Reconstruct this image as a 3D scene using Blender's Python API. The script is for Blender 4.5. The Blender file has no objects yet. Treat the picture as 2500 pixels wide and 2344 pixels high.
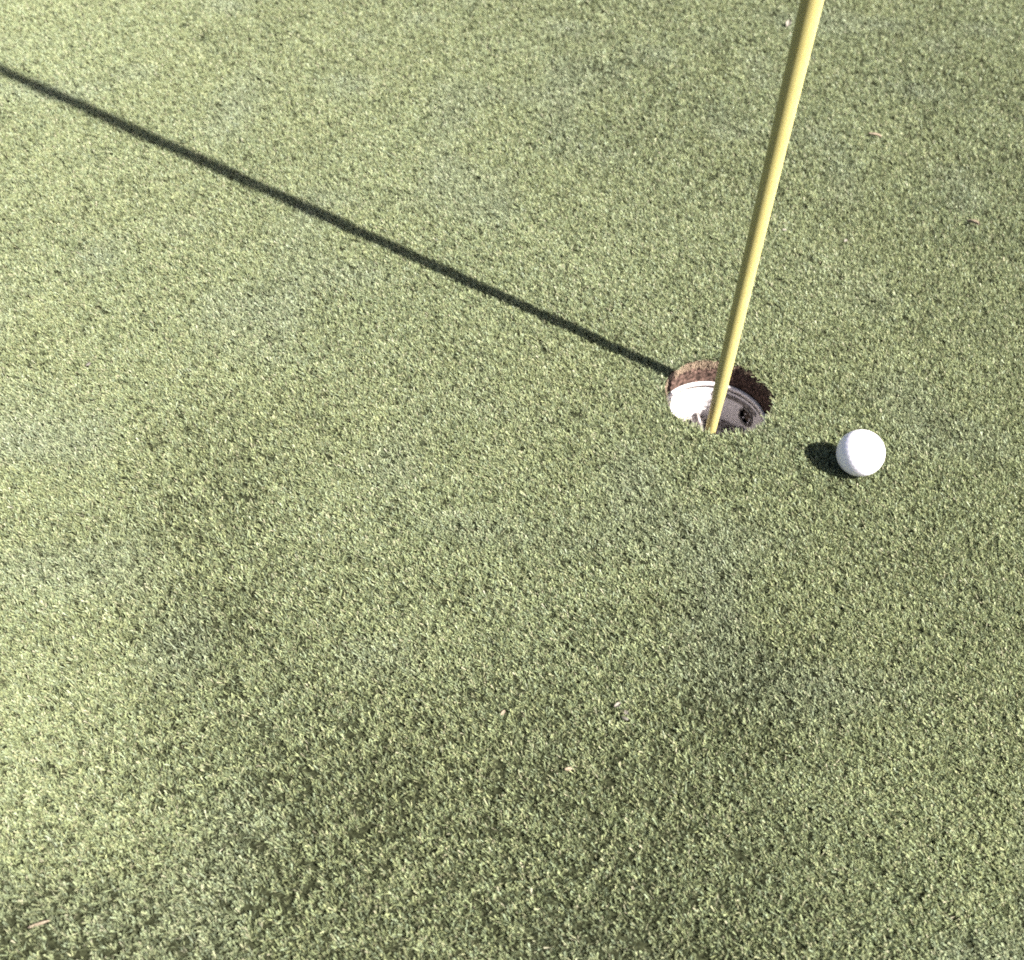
import bpy, bmesh, math, random
import numpy as np
from mathutils import Matrix, Vector

random.seed(7)
rng = np.random.default_rng(11)
MM = 0.001
scene = bpy.context.scene
COL = scene.collection

# ------------------------------------------------------------------ camera
# origin = centre of the golf hole at turf level, +y away from the viewer
cam_d = bpy.data.cameras.new("camera")
cam = bpy.data.objects.new("camera", cam_d)
COL.objects.link(cam)
R = Vector((0.99833632, 0.04187717, 0.03963461))
U = Vector((-0.05765934, 0.72507763, 0.6862491))
F = Vector((0.0, 0.6873927, -0.72628594))
cam.matrix_world = Matrix(((R.x, U.x, -F.x, -0.19691), (R.y, U.y, -F.y, -0.81254),
                           (R.z, U.z, -F.z, 0.71856), (0, 0, 0, 1)))
cam_d.sensor_fit = 'HORIZONTAL'
cam_d.sensor_width = 36.0
cam_d.lens = 36.0 * 2704.6 / 2500.0
cam_d.clip_start = 0.02
cam_d.clip_end = 500.0
cam_d.dof.use_dof = True
cam_d.dof.focus_distance = 0.96
cam_d.dof.aperture_fstop = 9.0
scene.camera = cam

# ------------------------------------------------------------------ light
SUN_EL, SUN_AZ = 47.5, -31.9            # degrees; azimuth counter-clockwise from +x
world = bpy.data.worlds.new("World")
scene.world = world
world.use_nodes = True
wn = world.node_tree.nodes
wl = world.node_tree.links
wn.clear()
sky = wn.new('ShaderNodeTexSky')
sky.sky_type = 'NISHITA'
sky.sun_disc = False
sky.sun_elevation = math.radians(SUN_EL)
sky.sun_rotation = math.radians(90.0 - SUN_AZ)
sky.air_density = 0.5
sky.dust_density = 2.0
sky.ozone_density = 0.3
bg = wn.new('ShaderNodeBackground')
bg.inputs['Strength'].default_value = 0.05
wo = wn.new('ShaderNodeOutputWorld')
wl.new(sky.outputs[0], bg.inputs['Color'])
wl.new(bg.outputs[0], wo.inputs['Surface'])

sd = bpy.data.lights.new("sun", 'SUN')
sd.energy = 5.0
sd.angle = math.radians(0.53)
sd.color = (1.0, 0.955, 0.88)
so = bpy.data.objects.new("sun", sd)
COL.objects.link(so)
el, az = math.radians(SUN_EL), math.radians(SUN_AZ)
sdir = Vector((math.cos(el) * math.cos(az), math.cos(el) * math.sin(az), math.sin(el)))
so.rotation_euler = sdir.to_track_quat('Z', 'Y').to_euler()
so.location = sdir * 5

vs = scene.view_settings
vs.view_transform = 'Standard'
vs.look = 'None'
vs.exposure = 2.38
vs.gamma = 1.0
vs.use_curve_mapping = False
scene.cycles.max_bounces = 8
scene.cycles.use_denoising = False
scene.cycles.filter_width = 1.9

# ------------------------------------------------------------------ helpers
def tag(o, label=None, cat=None, group=None, kind=None):
    if label: o['label'] = label
    if cat: o['category'] = cat
    if group: o['group'] = group
    if kind: o['kind'] = kind
    return o

def link(name, me, mat=None, parent=None, smooth=False):
    o = bpy.data.objects.new(name, me)
    COL.objects.link(o)
    if mat: me.materials.append(mat)
    if parent: o.parent = parent
    if smooth:
        me.polygons.foreach_set('use_smooth', [True] * len(me.polygons))
    return o

def obj(name, bm, mat=None, parent=None, smooth=False):
    me = bpy.data.meshes.new(name)
    bm.normal_update()
    bm.to_mesh(me)
    bm.free()
    return link(name, me, mat, parent, smooth)

def empty(name, loc):
    o = bpy.data.objects.new(name, None)
    o.empty_display_size = 0.02
    COL.objects.link(o)
    o.location = loc
    return o

def lathe(prof, seg=96, jit=0.0, a0=0.0, a1=2 * math.pi, closed_prof=False):
    """revolve a list of (radius, z) about z"""
    bm = bmesh.new()
    full = abs(a1 - a0 - 2 * math.pi) < 1e-6
    n = seg if full else seg + 1
    rings = []
    for i in range(n):
        a = a0 + (a1 - a0) * i / seg
        c, s = math.cos(a), math.sin(a)
        rings.append([bm.verts.new((r * c, r * s, z)) for r, z in prof])
    m = len(prof)
    for i in range(seg):
        A, B = rings[i], rings[(i + 1) % n]
        for j in range(m if closed_prof else m - 1):
            k = (j + 1) % m
            try:
                bm.faces.new((A[j], B[j], B[k], A[k]))
            except ValueError:
                pass
    bmesh.ops.recalc_face_normals(bm, faces=bm.faces)
    return bm

def mat_new(name):
    m = bpy.data.materials.new(name)
    m.use_nodes = True
    nt = m.node_tree
    for n in list(nt.nodes):
        if n.type != 'OUTPUT_MATERIAL':
            nt.nodes.remove(n)
    return m, nt, nt.nodes, nt.links, nt.nodes['Material Output']

def simple(name, col, rough=0.5, noise=None, col2=None, bump=0.0, spec=0.5, sss=0.0, coat=0.0, sss_scale=0.004):
    m, nt, N, L, out = mat_new(name)
    p = N.new('ShaderNodeBsdfPrincipled')
    p.inputs['Base Color'].default_value = (*col, 1)
    p.inputs['Roughness'].default_value = rough
    p.inputs['Specular IOR Level'].default_value = spec
    if coat:
        p.inputs['Coat Weight'].default_value = coat
    if sss:
        p.inputs['Subsurface Weight'].default_value = sss
        p.inputs['Subsurface Radius'].default_value = (1.0, 0.95, 0.8)
        p.inputs['Subsurface Scale'].default_value = sss_scale
    if noise:
        tc = N.new('ShaderNodeTexCoord')
        n = N.new('ShaderNodeTexNoise')
        n.inputs['Scale'].default_value = noise
        n.inputs['Detail'].default_value = 6
        L.new(tc.outputs['Object'], n.inputs['Vector'])
        if col2:
            r = N.new('ShaderNodeValToRGB')
            r.color_ramp.elements[0].position = 0.35
            r.color_ramp.elements[1].position = 0.68
            r.color_ramp.elements[0].color = (*col, 1)
            r.color_ramp.elements[1].color = (*col2, 1)
            L.new(n.outputs['Fac'], r.inputs['Fac'])
            L.new(r.outputs['Color'], p.inputs['Base Color'])
        if bump:
            b = N.new('ShaderNodeBump')
            b.inputs['Strength'].default_value = 0.8
            b.inputs['Distance'].default_value = bump
            L.new(n.outputs['Fac'], b.inputs['Height'])
            L.new(b.outputs['Normal'], p.inputs['Normal'])
    L.new(p.outputs[0], out.inputs['Surface'])
    return m

# ------------------------------------------------------------------ materials
def grass_material():
    m, nt, N, L, out = mat_new("grass_blades")
    at = N.new('ShaderNodeAttribute')
    at.attribute_name = 'blade_colour'
    d = N.new('ShaderNodeBsdfDiffuse')
    t = N.new('ShaderNodeBsdfTranslucent')
    g = N.new('ShaderNodeBsdfGlossy')
    g.inputs['Roughness'].default_value = 0.45
    g.inputs['Color'].default_value = (0.8, 0.85, 0.8, 1)
    mx = N.new('ShaderNodeMixShader'); mx.inputs[0].default_value = 0.38
    m2 = N.new('ShaderNodeMixShader'); m2.inputs[0].default_value = 0.015
    L.new(at.outputs['Color'], d.inputs['Color'])
    L.new(at.outputs['Color'], t.inputs['Color'])
    L.new(d.outputs[0], mx.inputs[1]); L.new(t.outputs[0], mx.inputs[2])
    L.new(mx.outputs[0], m2.inputs[1]); L.new(g.outputs[0], m2.inputs[2])
    L.new(m2.outputs[0], out.inputs['Surface'])
    return m

def turf_material():
    m, nt, N, L, out = mat_new("turf_thatch")
    tc = N.new('ShaderNodeTexCoord')
    n1 = N.new('ShaderNodeTexNoise'); n1.inputs['Scale'].default_value = 420; n1.inputs['Detail'].default_value = 5
    L.new(tc.outputs['Object'], n1.inputs['Vector'])
    r = N.new('ShaderNodeValToRGB')
    e = r.color_ramp.elements
    e[0].position = 0.36; e[0].color = (0.010, 0.011, 0.006, 1)
    e[1].position = 0.70; e[1].color = (0.028, 0.031, 0.017, 1)
    L.new(n1.outputs['Fac'], r.inputs['Fac'])
    # far away, where no blades are modelled, the mown sward colour takes over
    sep = N.new('ShaderNodeVectorMath'); sep.operation = 'LENGTH'
    L.new(tc.outputs['Object'], sep.inputs[0])
    mr = N.new('ShaderNodeMapRange')
    mr.inputs['From Min'].default_value = 3.4; mr.inputs['From Max'].default_value = 4.0
    L.new(sep.outputs['Value'], mr.inputs['Value'])
    n2 = N.new('ShaderNodeTexNoise'); n2.inputs['Scale'].default_value = 90; n2.inputs['Detail'].default_value = 8
    L.new(tc.outputs['Object'], n2.inputs['Vector'])
    r2 = N.new('ShaderNodeValToRGB')
    e = r2.color_ramp.elements
    e[0].position = 0.3; e[0].color = (0.06, 0.075, 0.035, 1)
    e[1].position = 0.7; e[1].color = (0.13, 0.15, 0.07, 1)
    L.new(n2.outputs['Fac'], r2.inputs['Fac'])
    mix = N.new('ShaderNodeMix'); mix.data_type = 'RGBA'
    L.new(mr.outputs[0], mix.inputs[0])
    L.new(r.outputs[0], mix.inputs[6]); L.new(r2.outputs[0], mix.inputs[7])
    d = N.new('ShaderNodeBsdfDiffuse')
    L.new(mix.outputs[2], d.inputs['Color'])
    b = N.new('ShaderNodeBump'); b.inputs['Distance'].default_value = 0.0015
    L.new(n1.outputs['Fac'], b.inputs['Height']); L.new(b.outputs[0], d.inputs['Normal'])
    L.new(d.outputs[0], out.inputs['Surface'])
    return m

M_grass = grass_material()
M_turf = turf_material()
M_soil = simple("soil", (0.012, 0.008, 0.0065), 0.95, noise=330, col2=(0.11, 0.069, 0.056), bump=0.002, spec=0.1)
M_root = simple("dry_roots", (0.16, 0.12, 0.085), 0.9, spec=0.1)
M_cup = simple("cup_plastic", (0.60, 0.565, 0.575), 0.45, noise=60, col2=(0.55, 0.52, 0.53), spec=0.4)
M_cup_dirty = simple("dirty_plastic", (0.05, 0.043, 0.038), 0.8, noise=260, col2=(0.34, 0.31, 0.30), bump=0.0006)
M_dark = simple("wet_soil", (0.035, 0.027, 0.022), 0.9, noise=400, col2=(0.10, 0.075, 0.06), bump=0.001, spec=0.2)
M_ball = simple("ball_cover", (0.66, 0.62, 0.68), 0.35, spec=0.4, sss=0.6, sss_scale=0.005, coat=0.1)
M_mark = simple("ball_print", (0.16, 0.17, 0.38), 0.4)
M_pole = simple("yellow_fibreglass", (0.295, 0.260, 0.104), 0.6, noise=35, col2=(0.28, 0.242, 0.095), spec=0.15, sss=0.75, sss_scale=0.007)
M_metal = simple("dull_metal", (0.45, 0.44, 0.42), 0.4)
M_straw = simple("dry_leaf", (0.13, 0.102, 0.072), 0.8, noise=500, col2=(0.20, 0.165, 0.12), bump=0.0004, spec=0.2)
M_pale = simple("bleached_petal", (0.12, 0.108, 0.09), 0.7, noise=500, col2=(0.155, 0.14, 0.12), spec=0.2)
M_seed = simple("dark_seed", (0.045, 0.04, 0.03), 0.6)

# ------------------------------------------------------------------ ground
HOLE_R = 0.054
GROUND_Z = -0.0045

def height(x, y):
    """tiny undulation of the mown surface"""
    return 0.0006 * (np.sin(x * 61 + 1.3) * np.cos(y * 47 - .6) + 0.7 * np.sin(x * 23 - y * 31 + 2.0)
                     + 0.5 * np.sin(x * 97 + y * 83)) * np.clip((np.hypot(x, y) - .05) / .08, 0, 1)

def rim_r(a):
    lip = 0.0016 * np.exp(-((np.mod(a, 2 * np.pi) - math.radians(182)) / math.radians(24)) ** 2)
    return HOLE_R - lip + 0.0005 * np.sin(7 * a + 1) + 0.0004 * np.sin(17 * a + 2) + 0.0004 * np.sin(31 * a)

def build_ground():
    seg = 256
    radii = [HOLE_R]
    r = HOLE_R
    while r < 1.6:
        r += max(0.006, r * 0.035); radii.append(r)
    while r < 300:
        r *= 1.35; radii.append(r)
    vs_, fs = [], []
    for k, r in enumerate(radii):
        for i in range(seg):
            a = 2 * math.pi * i / seg
            rr = float(rim_r(a)) if k == 0 else r
            x, y = rr * math.cos(a), rr * math.sin(a)
            z = GROUND_Z + (float(height(x, y)) if r < 3 else 0.0)
            vs_.append((x, y, z))
    for k in range(len(radii) - 1):
        for i in range(seg):
            j = (i + 1) % seg
            fs.append((k * seg + i, k * seg + j, (k + 1) * seg + j, (k + 1) * seg + i))
    me = bpy.data.meshes.new("ground")
    me.from_pydata(vs_, [], fs)
    me.update()
    # faces must point up
    if me.polygons[0].normal.z < 0:
        me.flip_normals()
    return tag(link("ground", me, M_turf, smooth=True), kind='structure')

ground = build_ground()

# soil wall cut by the hole cutter (above the cup) : part of the ground
def build_soil_wall():
    bm = bmesh.new()
    seg, rows = 360, 26
    grid = []
    for i in range(seg):
        a = 2 * math.pi * i / seg
        col = []
        for j in range(rows + 1):
            t = j / rows
            z = GROUND_Z + 0.0002 - t * 0.0330
            r = float(rim_r(a)) * (1 - t) + 0.0535 * t
            amp = 0.0009 * math.sin(math.pi * min(1, t * 1.02))
            r += amp * (random.random() - .35) + 0.0005 * math.sin(a * 23 + z * 900) * math.sin(math.pi * t)
            col.append(bm.verts.new((r * math.cos(a), r * math.sin(a), z)))
        grid.append(col)
    for i in range(seg):
        A, B = grid[i], grid[(i + 1) % seg]
        for j in range(rows):
            bm.faces.new((A[j], A[j + 1], B[j + 1], B[j]))
    return obj("hole_wall", bm, M_soil, ground, smooth=True)

build_soil_wall()

def build_roots():
    """frayed pale roots and thatch hanging at the top of the cut"""
    V, Fc = [], []
    for _ in range(2600):
        a = random.uniform(0, 2 * math.pi)
        if math.cos(a - math.radians(-32)) > -.35 and random.random() < .75: continue  # pale roots thinned on the sunward arc to deepen the shade there
        r = float(rim_r(a)) - random.uniform(0.0001, 0.0012)
        z = GROUND_Z + random.uniform(-0.009, 0.002) * random.random() ** .4
        ln = random.uniform(0.0015, 0.0055)
        w = random.uniform(0.0002, 0.00045)
        da = random.uniform(-1, 1) * ln / r * .7
        p0 = Vector((r * math.cos(a), r * math.sin(a), z))
        r1 = r - random.uniform(0, 0.0016)
        p1 = Vector((r1 * math.cos(a + da), r1 * math.sin(a + da), z - ln * random.uniform(.3, 1)))
        s = Vector((-math.sin(a), math.cos(a), random.uniform(-.3, .3))) * w
        b = len(V)
        V += [p0 - s, p0 + s, p1 + s * .4, p1 - s * .4]
        Fc.append((b, b + 1, b + 2, b + 3))
    me = bpy.data.meshes.new("root_fringe")
    me.from_pydata([tuple(v) for v in V], [], Fc)
    o = link("root_fringe", me, M_root, ground)
    o['kind'] = 'stuff'
    return o

build_roots()

# ------------------------------------------------------------------ grass
def value_noise(x, y, s, seed):
    g = np.random.default_rng(seed).random((256, 256))
    u, v = x / s + 500.3, y / s + 500.7
    i, j = np.floor(u).astype(int), np.floor(v).astype(int)
    fu, fv = u - i, v - j
    fu = fu * fu * (3 - 2 * fu); fv = fv * fv * (3 - 2 * fv)
    a = g[i % 256, j % 256]; b = g[(i + 1) % 256, j % 256]
    c = g[i % 256, (j + 1) % 256]; d = g[(i + 1) % 256, (j + 1) % 256]
    return (a * (1 - fu) + b * fu) * (1 - fv) + (c * (1 - fu) + d * fu) * fv

# darker, open turf with a painted corner vignette (+) and dense turf laid over by the mower (-): x, y, rx, ry, amount (metres)
PATCHES = [(-.46, -.16, .07, .09, .50), (-.41, -.30, .07, .10, .50), (-.33, -.46, .10, .09, .55),
           (-.12, -.54, .15, .07, .50), (-.47, -.58, .12, .08, .8), (0, -.33, .05, .08, .40), (-.15, -.40, .18, .16, .40),
           (-.05, .62, .17, .26, .25), (.42, .62, .2, .3, .30), (.30, .33, .12, .12, .15), (-.28, .10, .12, .10, .12),
           (-.54, -.38, .06, .10, -.35), (-.46, -.47, .05, .04, -.30), (-.90, .68, .28, .25, -.6), (.15, -.46, .10, .12, -1.0),
           (.26, -.2, .06, .12, -.35), (-.13, .15, .2, .15, -.25), (-.62, .0, .12, .2, -.15), (-.35, .5, .2, .2, -.2)]

def turf_tone(x, y):
    w = np.zeros_like(x)
    for px, py, rx, ry, a in PATCHES:
        w += a * np.exp(-((x - px) / rx) ** 2 - ((y - py) / ry) ** 2)
    w += 0.26 * (value_noise(x, y, .09, 5) - .5) + .16 * (value_noise(x, y, .03, 6) - .5)
    return np.clip(w, -1, 1)

def blades_mesh(name, x, y, tx_, ty_, tr_, use_tone=True):
    """x, y: blade roots; tx_, ty_: centre of the tuft each belongs to; tr_: random vigour of the tuft"""
    n = len(x)
    w = turf_tone(x, y) if use_tone else np.zeros(n)
    h = rng.uniform(.0036, .0056, n) * (.80 + .40 * tr_) * (1 + .12 * w)
    wid = rng.uniform(.0008, .0014, n) * (1 + .2 * np.clip(y / .8, -.3, 1))
    yaw = rng.uniform(0, 2 * np.pi, n)
    # blades fan out of their tuft; the mower's nap lays dense turf over
    ta = value_noise(tx_, ty_, .0011, 31) * 6 * np.pi
    op = np.clip(.55 + .45 * w, .1, 1)
    fan = .62 * (1 - .35 * np.clip(w, 0, 1))
    dx = (x - tx_) / .0012 * fan + rng.normal(0, .34, n) * (1 - .45 * np.clip(w, 0, 1)) + (.32 + .2 * (1 - op)) * np.cos(ta)
    dy = (y - ty_) / .0012 * fan + rng.normal(0, .34, n) * (1 - .45 * np.clip(w, 0, 1)) + (.32 + .2 * (1 - op)) * np.sin(ta)
    nap = .25 + .55 * (1 - op)
    dx += nap * -.7
    dy += nap * -.1
    L = np.sqrt(1 + dx * dx + dy * dy)
    dx, dy, dz = dx / L, dy / L, 1 / L
    z0 = GROUND_Z - .0004 + height(x, y)
    # the mower cuts every blade at nearly one height; only the open patches stay uneven
    cutz = .0044 * (1 + rng.normal(0, 1, n) * (.07 + .12 * np.clip(w, 0, 1)) + (.06 + .40 * np.clip(w, 0, 1)) * (tr_ - .5))
    hcut = np.clip(cutz / dz, .002, .0085)
    h = np.where(rng.random(n) < .85, hcut, h)
    # near the cut edge the sward leans out over the hole a little
    r = np.hypot(x, y)
    edge = np.clip(1 - (r - HOLE_R) / .003, 0, 1)
    dx = dx - edge * .5 * x / np.maximum(r, 1e-4)
    dy = dy - edge * .5 * y / np.maximum(r, 1e-4)
    cx, cy = np.cos(yaw) * wid, np.sin(yaw) * wid
    co = np.empty((n, 3, 3), np.float32)
    co[:, 0] = np.stack([x - cx * .5, y - cy * .5, z0], 1)
    co[:, 1] = np.stack([x + cx * .5, y + cy * .5, z0], 1)
    co[:, 2] = np.stack([x + dx * h, y + dy * h, z0 + dz * h], 1)
    # half of the blades are clipped short and wide at the top
    cut = rng.random(n) < .5
    t2 = co[cut, 2].copy()
    co[cut, 0] = t2 - np.stack([cx[cut], cy[cut], 0 * cx[cut]], 1) * .42
    co[cut, 1] = t2 + np.stack([cx[cut], cy[cut], 0 * cx[cut]], 1) * .42
    co[cut, 2] = np.stack([x[cut], y[cut], z0[cut]], 1)
    me = bpy.data.meshes.new(name)
    me.vertices.add(n * 3)
    me.vertices.foreach_set('co', co.ravel())
    me.loops.add(n * 3)
    me.loops.foreach_set('vertex_index', np.arange(n * 3, dtype=np.int32))
    me.polygons.add(n)
    me.polygons.foreach_set('loop_start', np.arange(n, dtype=np.int32) * 3)
    me.polygons.foreach_set('loop_total', np.full(n, 3, dtype=np.int32))
    me.update(calc_edges=True)
    # colour of each blade
    pal = np.array([[.180, .210, .113], [.206, .225, .116], [.170, .204, .130], [.238, .240, .146], [.288, .268, .190]])
    p = rng.random(n)
    idx = np.where(p < .42, 0, np.where(p < .66, 1, np.where(p < .86, 2, np.where(p < .975, 3, 4))))
    c = pal[idx]
    big = value_noise(x, y, .11, 41)[:, None]
    c = c * (1 - .10 * big) + np.array([.25, .25, .10]) * .10 * big      # yellower drifts
    blu = np.clip(value_noise(x, y, .07, 42) - .6, 0, 1)[:, None] * .9
    c = c * (1 - blu) + np.array([.19, .215, .165]) * blu                  # bluish-grey drifts
    c = c * (rng.uniform(.86, 1.14, (n, 1)) * (.84 + .32 * tr_[:, None]))
    c = c * (1 - .15 * np.clip(w, -1, 0)[:, None] - .26 * np.clip(w, 0, 1)[:, None])  # patch brightness, corner vignette included, goes into the blade colour
    # the open, upright turf of the darker patches shows stronger differences between tufts
    c = c * (1 + .75 * np.clip(w + .25, 0, 1) * (tr_ - .5))[:, None]
    rgba = np.ones((n, 4), np.float32)
    rgba[:, :3] = np.clip(c, .01, .6)
    at = me.attributes.new('blade_colour', 'FLOAT_COLOR', 'FACE')
    at.data.foreach_set('color', rgba.ravel())
    return me

PER = 5                # blades per tuft

def tufts(n_t, x0, x1, y0, y1, keepfn=None, spread=.0012):
    tx = rng.uniform(x0, x1, n_t); ty = rng.uniform(y0, y1, n_t)
    if keepfn is not None:
        k = keepfn(tx, ty); tx, ty = tx[k], ty[k]
    tr = rng.random(len(tx))
    tx, ty, tr = (np.repeat(v, PER) for v in (tx, ty, tr))
    a = rng.uniform(0, 2 * np.pi, len(tx)); r = spread * np.sqrt(rng.random(len(tx)))
    return tx + r * np.cos(a), ty + r * np.sin(a), tx, ty, tr

DENS = 1.10e6          # blades per square metre
# near field: a trapezium round the hole that covers the photograph and a step to either side
def near_bounds(y):
    t = (y + .66) / (1.04 + .66)
    return -.62 - .53 * t, .26 + .42 * t
Y0, Y1 = -.66, 1.04
def near_keep(x, y):
    lo, hi = near_bounds(y)
    W = turf_tone(x, y)
    gap = value_noise(x, y, .0030, 71)
    dens = (1.0 - .60 * np.clip((y + .35) / 1.2, 0, 1)) * (.95 - .12 * W) - np.clip(.50 - gap, 0, 1) * (3.2 * np.clip(W - .02, 0, 1))
    return (x > lo) & (x < hi) & (rng.random(len(x)) < dens)
B = tufts(int((1.2 + .78) * (Y1 - Y0) * DENS * 1.1 / PER), -1.2, .78, Y0, Y1, near_keep)
rr = np.hypot(B[0], B[1]); aa = np.arctan2(B[1], B[0])
k = rr > (rim_r(aa) + .0001)
B = [v[k] for v in B]
print('near blades', len(B[0]))
tag(link("grass", blades_mesh("grass", *B), M_grass), kind='stuff')

# far field: a patch of the same turf repeated by geometry nodes around the near field
T = 0.40
px = tufts(int(T * T * DENS * .42 / PER), -T / 2, T / 2, -T / 2, T / 2)
pm = blades_mesh("surrounding_grass", *px, use_tone=False)
# height() of the patch is baked for its own position, tiny, so it can repeat
surround = link("surrounding_grass", pm, M_grass)
tag(surround, kind='stuff')
pts = []
NT = 9
for i in range(-NT, NT + 1):
    for j in range(-NT, NT + 1):
        cx_, cy_ = i * T, j * T
        pts.append((cx_, cy_))
ng = bpy.data.node_groups.new("repeat_turf", 'GeometryNodeTree')
ng.interface.new_socket('Geometry', in_out='INPUT', socket_type='NodeSocketGeometry')
ng.interface.new_socket('Geometry', in_out='OUTPUT', socket_type='NodeSocketGeometry')
gi = ng.nodes.new('NodeGroupInput'); go = ng.nodes.new('NodeGroupOutput')
grid = ng.nodes.new('GeometryNodeMeshGrid')
grid.inputs['Size X'].default_value = T * 2 * NT
grid.inputs['Size Y'].default_value = T * 2 * NT
grid.inputs['Vertices X'].default_value = 2 * NT + 1
grid.inputs['Vertices Y'].default_value = 2 * NT + 1
iop = ng.nodes.new('GeometryNodeInstanceOnPoints')
pos = ng.nodes.new('GeometryNodeInputPosition')
sepx = ng.nodes.new('ShaderNodeSeparateXYZ')
def mth(op, a=None, b=None):
    n = ng.nodes.new('ShaderNodeMath'); n.operation = op
    for k, v in enumerate((a, b)):
        if v is None: continue
        if isinstance(v, (int, float)): n.inputs[k].default_value = v
        else: ng.links.new(v, n.inputs[k])
    return n.outputs[0]
ng.links.new(pos.outputs[0], sepx.inputs[0])
X, Y = sepx.outputs[0], sepx.outputs[1]
# skip tiles whose centre lies in the block x in (-1.4, 1.0), y in (-.8, 1.2)
inx = mth('LESS_THAN', mth('ABSOLUTE', mth('ADD', X, 0.2)), 1.1)
iny = mth('LESS_THAN', mth('ABSOLUTE', mth('ADD', Y, -0.2)), 1.1)
skip = mth('MULTIPLY', inx, iny)
ng.links.new(grid.outputs['Mesh'], iop.inputs['Points'])
ng.links.new(mth('SUBTRACT', 1.0, skip), iop.inputs['Selection'])
ng.links.new(gi.outputs[0], iop.inputs['Instance'])
rv = ng.nodes.new('FunctionNodeRandomValue'); rv.data_type = 'INT'
for s in rv.inputs:
    if s.enabled and s.name == 'Min': s.default_value = 0
    if s.enabled and s.name == 'Max': s.default_value = 3
ro = next(s for s in rv.outputs if s.enabled)
ang = mth('MULTIPLY', ro, math.pi / 2)
cxyz = ng.nodes.new('ShaderNodeCombineXYZ')
ng.links.new(ang, cxyz.inputs[2])
ng.links.new(cxyz.outputs[0], iop.inputs['Rotation'])
ng.links.new(iop.outputs[0], go.inputs[0])
md = surround.modifiers.new("repeat", 'NODES'); md.node_group = ng
# the corners between the trapezium and the tile block: one more numpy sheet, thinner
def border_keep(x, y):
    lo, hi = near_bounds(y)
    return ~((x > lo) & (x < hi) & (y > Y0) & (y < Y1))
Bd = tufts(int(2.4 * 2.4 * DENS * .22 / PER), -1.4, 1.0, -1.0, 1.4, border_keep)
tag(link("border_grass", blades_mesh("border_grass", *Bd), M_grass), kind='stuff')
print('border blades', len(Bd[0]), 'patch', len(px[0]))

# ------------------------------------------------------------------ hole cup
cup = empty("hole_cup", (0, 0, -0.032))
tag(cup, "white plastic cup liner sunk in the earth of the golf hole", "hole cup")
def cz(z): return z + 0.029         # profiles below are given at turf level
ri = lambda *p: [(r * MM, cz(z * MM)) for r, z in p]
obj("rim", lathe(ri((53.4, -29.6), (53.0, -28.8), (50.6, -28.8), (50.0, -29.4), (50.0, -32.6), (53.4, -32.6)), 128, closed_prof=True), M_cup, cup, True)
obj("groove", lathe(ri((50.9, -32.5), (51.6, -33.2), (51.6, -34.8), (50.6, -35.4)), 128), M_cup_dirty, cup, True)
# wall: thin shell with an outlet cut on the right
def cup_wall():
    bm = bmesh.new()
    seg = 180
    zs = [-35.3, -36, -40, -44, -48, -52, -56, -60, -64, -68, -72, -75, -80, -90, -104]
    a_c, z_c = math.radians(36), -53.0
    cols = []
    for i in range(seg):
        a = 2 * math.pi * i / seg
        cols.append([bm.verts.new(((50.4 - (-z - 35.3) * .03) * MM * math.cos(a),
                                   (50.4 - (-z - 35.3) * .03) * MM * math.sin(a), cz(z * MM))) for z in zs])
    for i in range(seg):
        A, B = cols[i], cols[(i + 1) % seg]
        a = 2 * math.pi * (i + .5) / seg
        for j in range(len(zs) - 1):
            zc = (zs[j] + zs[j + 1]) / 2
            da = (a - a_c + math.pi) % (2 * math.pi) - math.pi
            if (da * 50 / 10.0) ** 2 + ((zc - z_c) / 10.0) ** 2 < 1:
                continue
            bm.faces.new((A[j], A[j + 1], B[j + 1], B[j]))
    return bm
obj("cup_wall", cup_wall(), M_cup, cup, True)
# raised band above the outlet, right-hand arc only, darker than the wall
obj("dark_band", lathe(ri((50.1, -38.0), (49.5, -38.6), (49.3, -43.0), (49.9, -43.8)), 40, a0=math.radians(22), a1=math.radians(84)), M_cup_dirty, cup, True)
# outlet: round collar with dark soil behind
def ring_on_wall(r0, r1, depth):
    a = math.radians(36)
    bm = lathe([(r0 * MM, 0), (r0 * MM, depth * MM), (r1 * MM, depth * MM), (r1 * MM, 0)], 32, closed_prof=True)
    rot = Matrix.Rotation(a, 4, 'Z') @ Matrix.Rotation(-math.pi / 2, 4, 'Y')
    bmesh.ops.transform(bm, matrix=Matrix.Translation((49.6 * MM * math.cos(a), 49.6 * MM * math.sin(a), cz(-53 * MM))) @ rot, verts=bm.verts)
    return bm
obj("outlet_ring", ring_on_wall(8.4, 10.4, 1.4), M_cup_dirty, cup, True)
def disc_soil():
    a = math.radians(36)
    bm = bmesh.new()
    bmesh.ops.create_icosphere(bm, subdivisions=3, radius=1.0)
    for v in bm.verts:
        v.co = Vector((v.co.x * .004, v.co.y * .0115, v.co.z * .0115)) * (1 + random.uniform(-.06, .06))
    rot = Matrix.Rotation(a, 4, 'Z')
    bmesh.ops.transform(bm, matrix=Matrix.Translation((55.5 * MM * math.cos(a), 55.5 * MM * math.sin(a), cz(-53 * MM))) @ rot, verts=bm.verts)
    return bm
obj("outlet_soil", disc_soil(), M_dark, cup, True)
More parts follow.
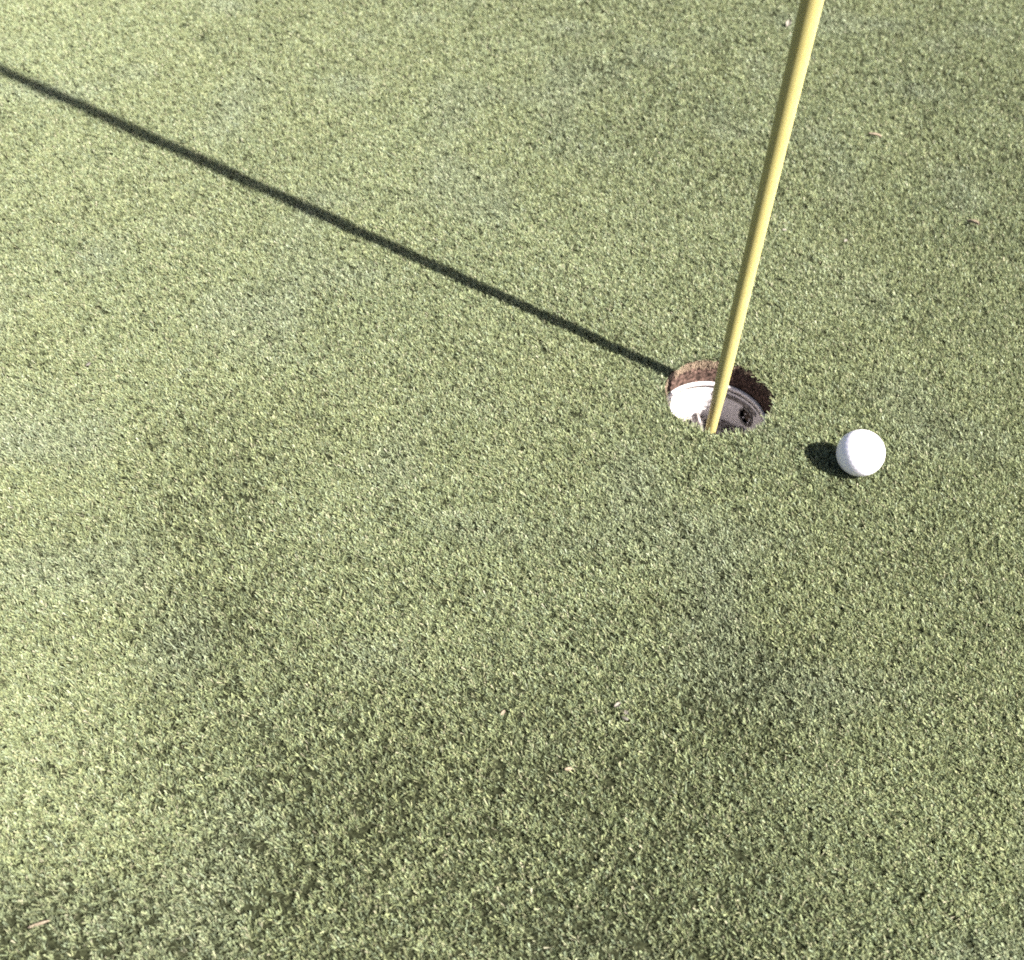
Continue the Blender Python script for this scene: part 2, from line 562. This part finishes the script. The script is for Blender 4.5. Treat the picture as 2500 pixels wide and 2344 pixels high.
# pale grit caught in the outlet
for (da_, dz_, sz) in ((-4.5, -1.5, 1.5), (-3.0, -7.0, 1.3), (2.5, 1.0, 1.0), (4.0, -5.0, 1.2)):
    a = math.radians(36) + da_ / 50
    bm = bmesh.new()
    bmesh.ops.create_icosphere(bm, subdivisions=2, radius=sz * MM)
    for v in bm.verts:
        v.co *= random.uniform(.8, 1.2)
    bmesh.ops.transform(bm, matrix=Matrix.Translation((51.2 * MM * math.cos(a), 51.2 * MM * math.sin(a), cz((-53 + dz_) * MM))), verts=bm.verts)
    obj("grit", bm, M_cup, cup, True)
# floor with drain holes, ribs and a socket for the flagstick
floor_z = -73.0
bm = bmesh.new()
seg = 60
holes = [(math.radians(60 * k + 38), 24.0, 6.5) for k in range(6)] + [(math.radians(30 * k + 8 + 15), 40.0, 4.6) for k in range(12)]
step = 1.6
cells = {}
def fv(i, j):
    key = (i, j)
    if key not in cells:
        cells[key] = bm.verts.new((i * step * MM, j * step * MM, cz(floor_z * MM)))
    return cells[key]
for i in range(-32, 32):
    for j in range(-32, 32):
        x, y = (i + .5) * step, (j + .5) * step
        r = math.hypot(x, y)
        if r > 49.6 or r < 10: continue
        if any(math.hypot(x - q * math.cos(a), y - q * math.sin(a)) < rr_ for a, q, rr_ in holes): continue
        bm.faces.new((fv(i, j), fv(i + 1, j), fv(i + 1, j + 1), fv(i, j + 1)))
obj("cup_floor", bm, M_cup_dirty, cup)
for k in range(6):
    a = math.radians(60 * k + 38)
    bm = bmesh.new()
    bmesh.ops.create_cube(bm, size=1)
    bmesh.ops.transform(bm, matrix=Matrix.Rotation(a, 4, 'Z') @ Matrix.Translation((29 * MM, 0, cz((floor_z + 3) * MM))) @ Matrix.Diagonal((38 * MM, 2.2 * MM, 6 * MM, 1)), verts=bm.verts)
    obj("rib", bm, M_cup_dirty, cup)
obj("socket", lathe(ri((10.2, -92), (10.2, -66), (7.2, -66), (7.2, -92)), 48, closed_prof=True), M_cup, cup, True)
obj("soil_plug", lathe(ri((0.01, -90), (48.6, -90)), 48), M_dark, cup)

# crumbs of soil and grass clippings lying in the cup
V, Fc = [], []
for _ in range(420):
    a = random.uniform(0, 2 * math.pi); r = 49 * math.sqrt(random.uniform(.1, .96)) * MM
    p = Vector((r * math.cos(a), r * math.sin(a), (floor_z - 3 + .5) * MM))
    s = random.uniform(.0003, .0013)
    b = len(V)
    for d in ((1, 0, 0), (-.5, .87, 0), (-.5, -.87, 0), (0, 0, 1)):
        V.append(tuple(p + Vector([c_ * s * random.uniform(.6, 1.3) for c_ in d])))
    Fc += [(b, b + 1, b + 3), (b + 1, b + 2, b + 3), (b + 2, b, b + 3)]
me = bpy.data.meshes.new("soil_crumbs"); me.from_pydata(V, [], Fc)
tag(link("soil_crumbs", me, M_soil), kind='stuff')

# ------------------------------------------------------------------ flagstick
stick = empty("flagstick", (0, 0, -0.074))
tag(stick, "tall yellow fibreglass flagstick standing in the golf hole", "flagstick")
keys = [(-66, 10.4), (-20, 11.6), (0, 13.0), (30, 13.8), (100, 14.2), (270, 15.2), (430, 17.6), (700, 20.2), (900, 21.2), (1400, 21.4), (2100, 20)]
prof = []
for (za, da), (zb, db) in zip(keys, keys[1:]):
    for q in range(8):
        t = q / 8
        prof.append(((da + (db - da) * t) * .5 * MM, (za + (zb - za) * t) * MM + .074))
prof.append((9.5 * MM, 2.1 + .074)); prof.append((0.0005, 2.104 + .074))
obj("pole", lathe(prof, 48), M_pole, stick, True)
obj("ferrule", lathe([(0.0005, -.0145), (6.4 * MM, -.0145), (6.9 * MM, -.012), (6.9 * MM, .0068), (6.0 * MM, .0082), (0.0005, .0082)], 40), M_metal, stick, True)

# ------------------------------------------------------------------ golf ball
BR = 0.02133
bm = bmesh.new()
bmesh.ops.create_icosphere(bm, subdivisions=6, radius=1.0)
nd = 336
D = []
for k in range(nd):
    z = 1 - 2 * (k + .5) / nd
    t = math.pi * (1 + 5 ** .5) * k
    D.append((math.sqrt(1 - z * z) * math.cos(t), math.sqrt(1 - z * z) * math.sin(t), z))
D = np.array(D)
vc = np.array([v.co[:] for v in bm.verts]); vc /= np.linalg.norm(vc, axis=1)[:, None]
ang = np.arccos(np.clip((vc @ D.T).max(axis=1), -1, 1))
dim = np.clip(1 - (ang / .092) ** 2, 0, 1)
rad = BR * (1 - .0045 * dim)
for v, c_, r in zip(bm.verts, vc, rad):
    v.co = Vector(c_) * float(r)
ball = obj("golf_ball", bm, M_ball, smooth=True)
ball.location = (0.11656, -0.09253, BR - .0016)
ball.rotation_euler = (0.3, 0.2, 0.5)
tag(ball, "white dimpled golf ball resting on the green beside the hole", "golf ball")

# ------------------------------------------------------------------ litter on the green
def curled_leaf(name, mat, x, y, ln, wd, rot, curl, label, cat, seedv):
    rnd = random.Random(seedv)
    bm = bmesh.new()
    nl, nw = 9, 4
    top, bot = [], []
    for lay, z_off in ((top, .00022), (bot, 0.0)):
        for i in range(nl + 1):
            t = i / nl
            wloc = wd * (math.sin(math.pi * (t * .88 + .08)) ** .7) * rnd.uniform(.82, 1.12)
            row = []
            for j in range(nw + 1):
                s = j / nw - .5
                zz = curl * (4 * s * s) * wd * .7 + curl * math.sin(t * 2.6) * ln * .16 + z_off
                row.append(bm.verts.new(((t - .5) * ln, s * wloc, zz)))
            lay.append(row)
    for i in range(nl):
        for j in range(nw):
            bm.faces.new((top[i][j], top[i + 1][j], top[i + 1][j + 1], top[i][j + 1]))
            bm.faces.new((bot[i][j], bot[i][j + 1], bot[i + 1][j + 1], bot[i + 1][j]))
    for i in range(nl):
        bm.faces.new((top[i][0], bot[i][0], bot[i + 1][0], top[i + 1][0]))
        bm.faces.new((top[i][nw], top[i + 1][nw], bot[i + 1][nw], bot[i][nw]))
    for j in range(nw):
        bm.faces.new((top[0][j], top[0][j + 1], bot[0][j + 1], bot[0][j]))
        bm.faces.new((top[nl][j], bot[nl][j], bot[nl][j + 1], top[nl][j + 1]))
    bmesh.ops.recalc_face_normals(bm, faces=bm.faces)
    o = obj(name, bm, mat, smooth=True)
    o.location = (x, y, -.0006)
    o.rotation_euler = (rnd.uniform(-.15, .15), rnd.uniform(-.15, .15), rot)
    return tag(o, label, cat)

curled_leaf("leaf_fragment", M_straw, .2467, .5182, .017, .0065, -.35, .5, "pale dry leaf fragment lying flat on the green up beside the flagstick", "leaf", 1)
curled_leaf("leaf_fragment", M_straw, .3268, .3238, .016, .0055, -.9, .9, "curled tan leaf fragment casting a small shadow near the right edge", "leaf", 2)
curled_leaf("petal", M_pale, .1755, .8354, .013, .008, 1.2, .6, "white petal touching the flagstick's left side near the top edge", "petal", 3)
curled_leaf("husk", M_pale, -.1080, -.3600, .0055, .0034, .6, .9, "tiny pale broken husk on the open turf at lower centre, with a dark speck", "husk", 4)
curled_leaf("husk", M_pale, -.1015, -.3660, .0042, .0030, -.5, .9, "smaller half of the pale broken husk beside its dark speck", "husk", 5)
curled_leaf("leaf_fragment", M_straw, -.1444, -.4146, .0055, .0028, .2, .4, "small cream leaf scrap on the turf below the broken husk", "leaf", 6)
curled_leaf("leaf_fragment", M_straw, -.1936, -.3712, .0050, .0024, 1.0, .4, "small cream leaf scrap left of the broken husk", "leaf", 7)
curled_leaf("straw_piece", M_straw, -.4815, -.5452, .014, .0022, .35, .2, "thin dry straw piece in the bottom left corner", "straw", 8)
curled_leaf("petal", M_pale, .1691, .2746, .006, .0035, .9, .4, "faint white petal scrap on the turf right of the flagstick", "petal", 9)
curled_leaf("petal", M_pale, .1004, .2891, .0045, .0035, .1, .4, "tiny white petal scrap close to the right side of the flagstick", "petal", 10)

bm = bmesh.new()
bmesh.ops.create_icosphere(bm, subdivisions=3, radius=1)
for v in bm.verts:
    v.co = Vector((v.co.x * .0032 * (1 - .25 * v.co.x), v.co.y * .0018, v.co.z * .0014))
s1 = obj("seed", bm, M_seed, smooth=True)
s1.location = (-.6124, -.0112, .0008); s1.rotation_euler = (0, 0, 1.0)
tag(s1, "dark seed lying alone on the pale turf at the left", "seed")
s2 = s1.copy(); s2.data = s1.data; COL.objects.link(s2)
s2.location = (-.1020, -.3705, .0004); s2.rotation_euler = (0, .1, -.3); s2.scale = (.9, .8, .8)
tag(s2, "dark speck of seed under the broken pale husk", "seed")
s1['group'] = s2['group'] = "dark seeds on the green"
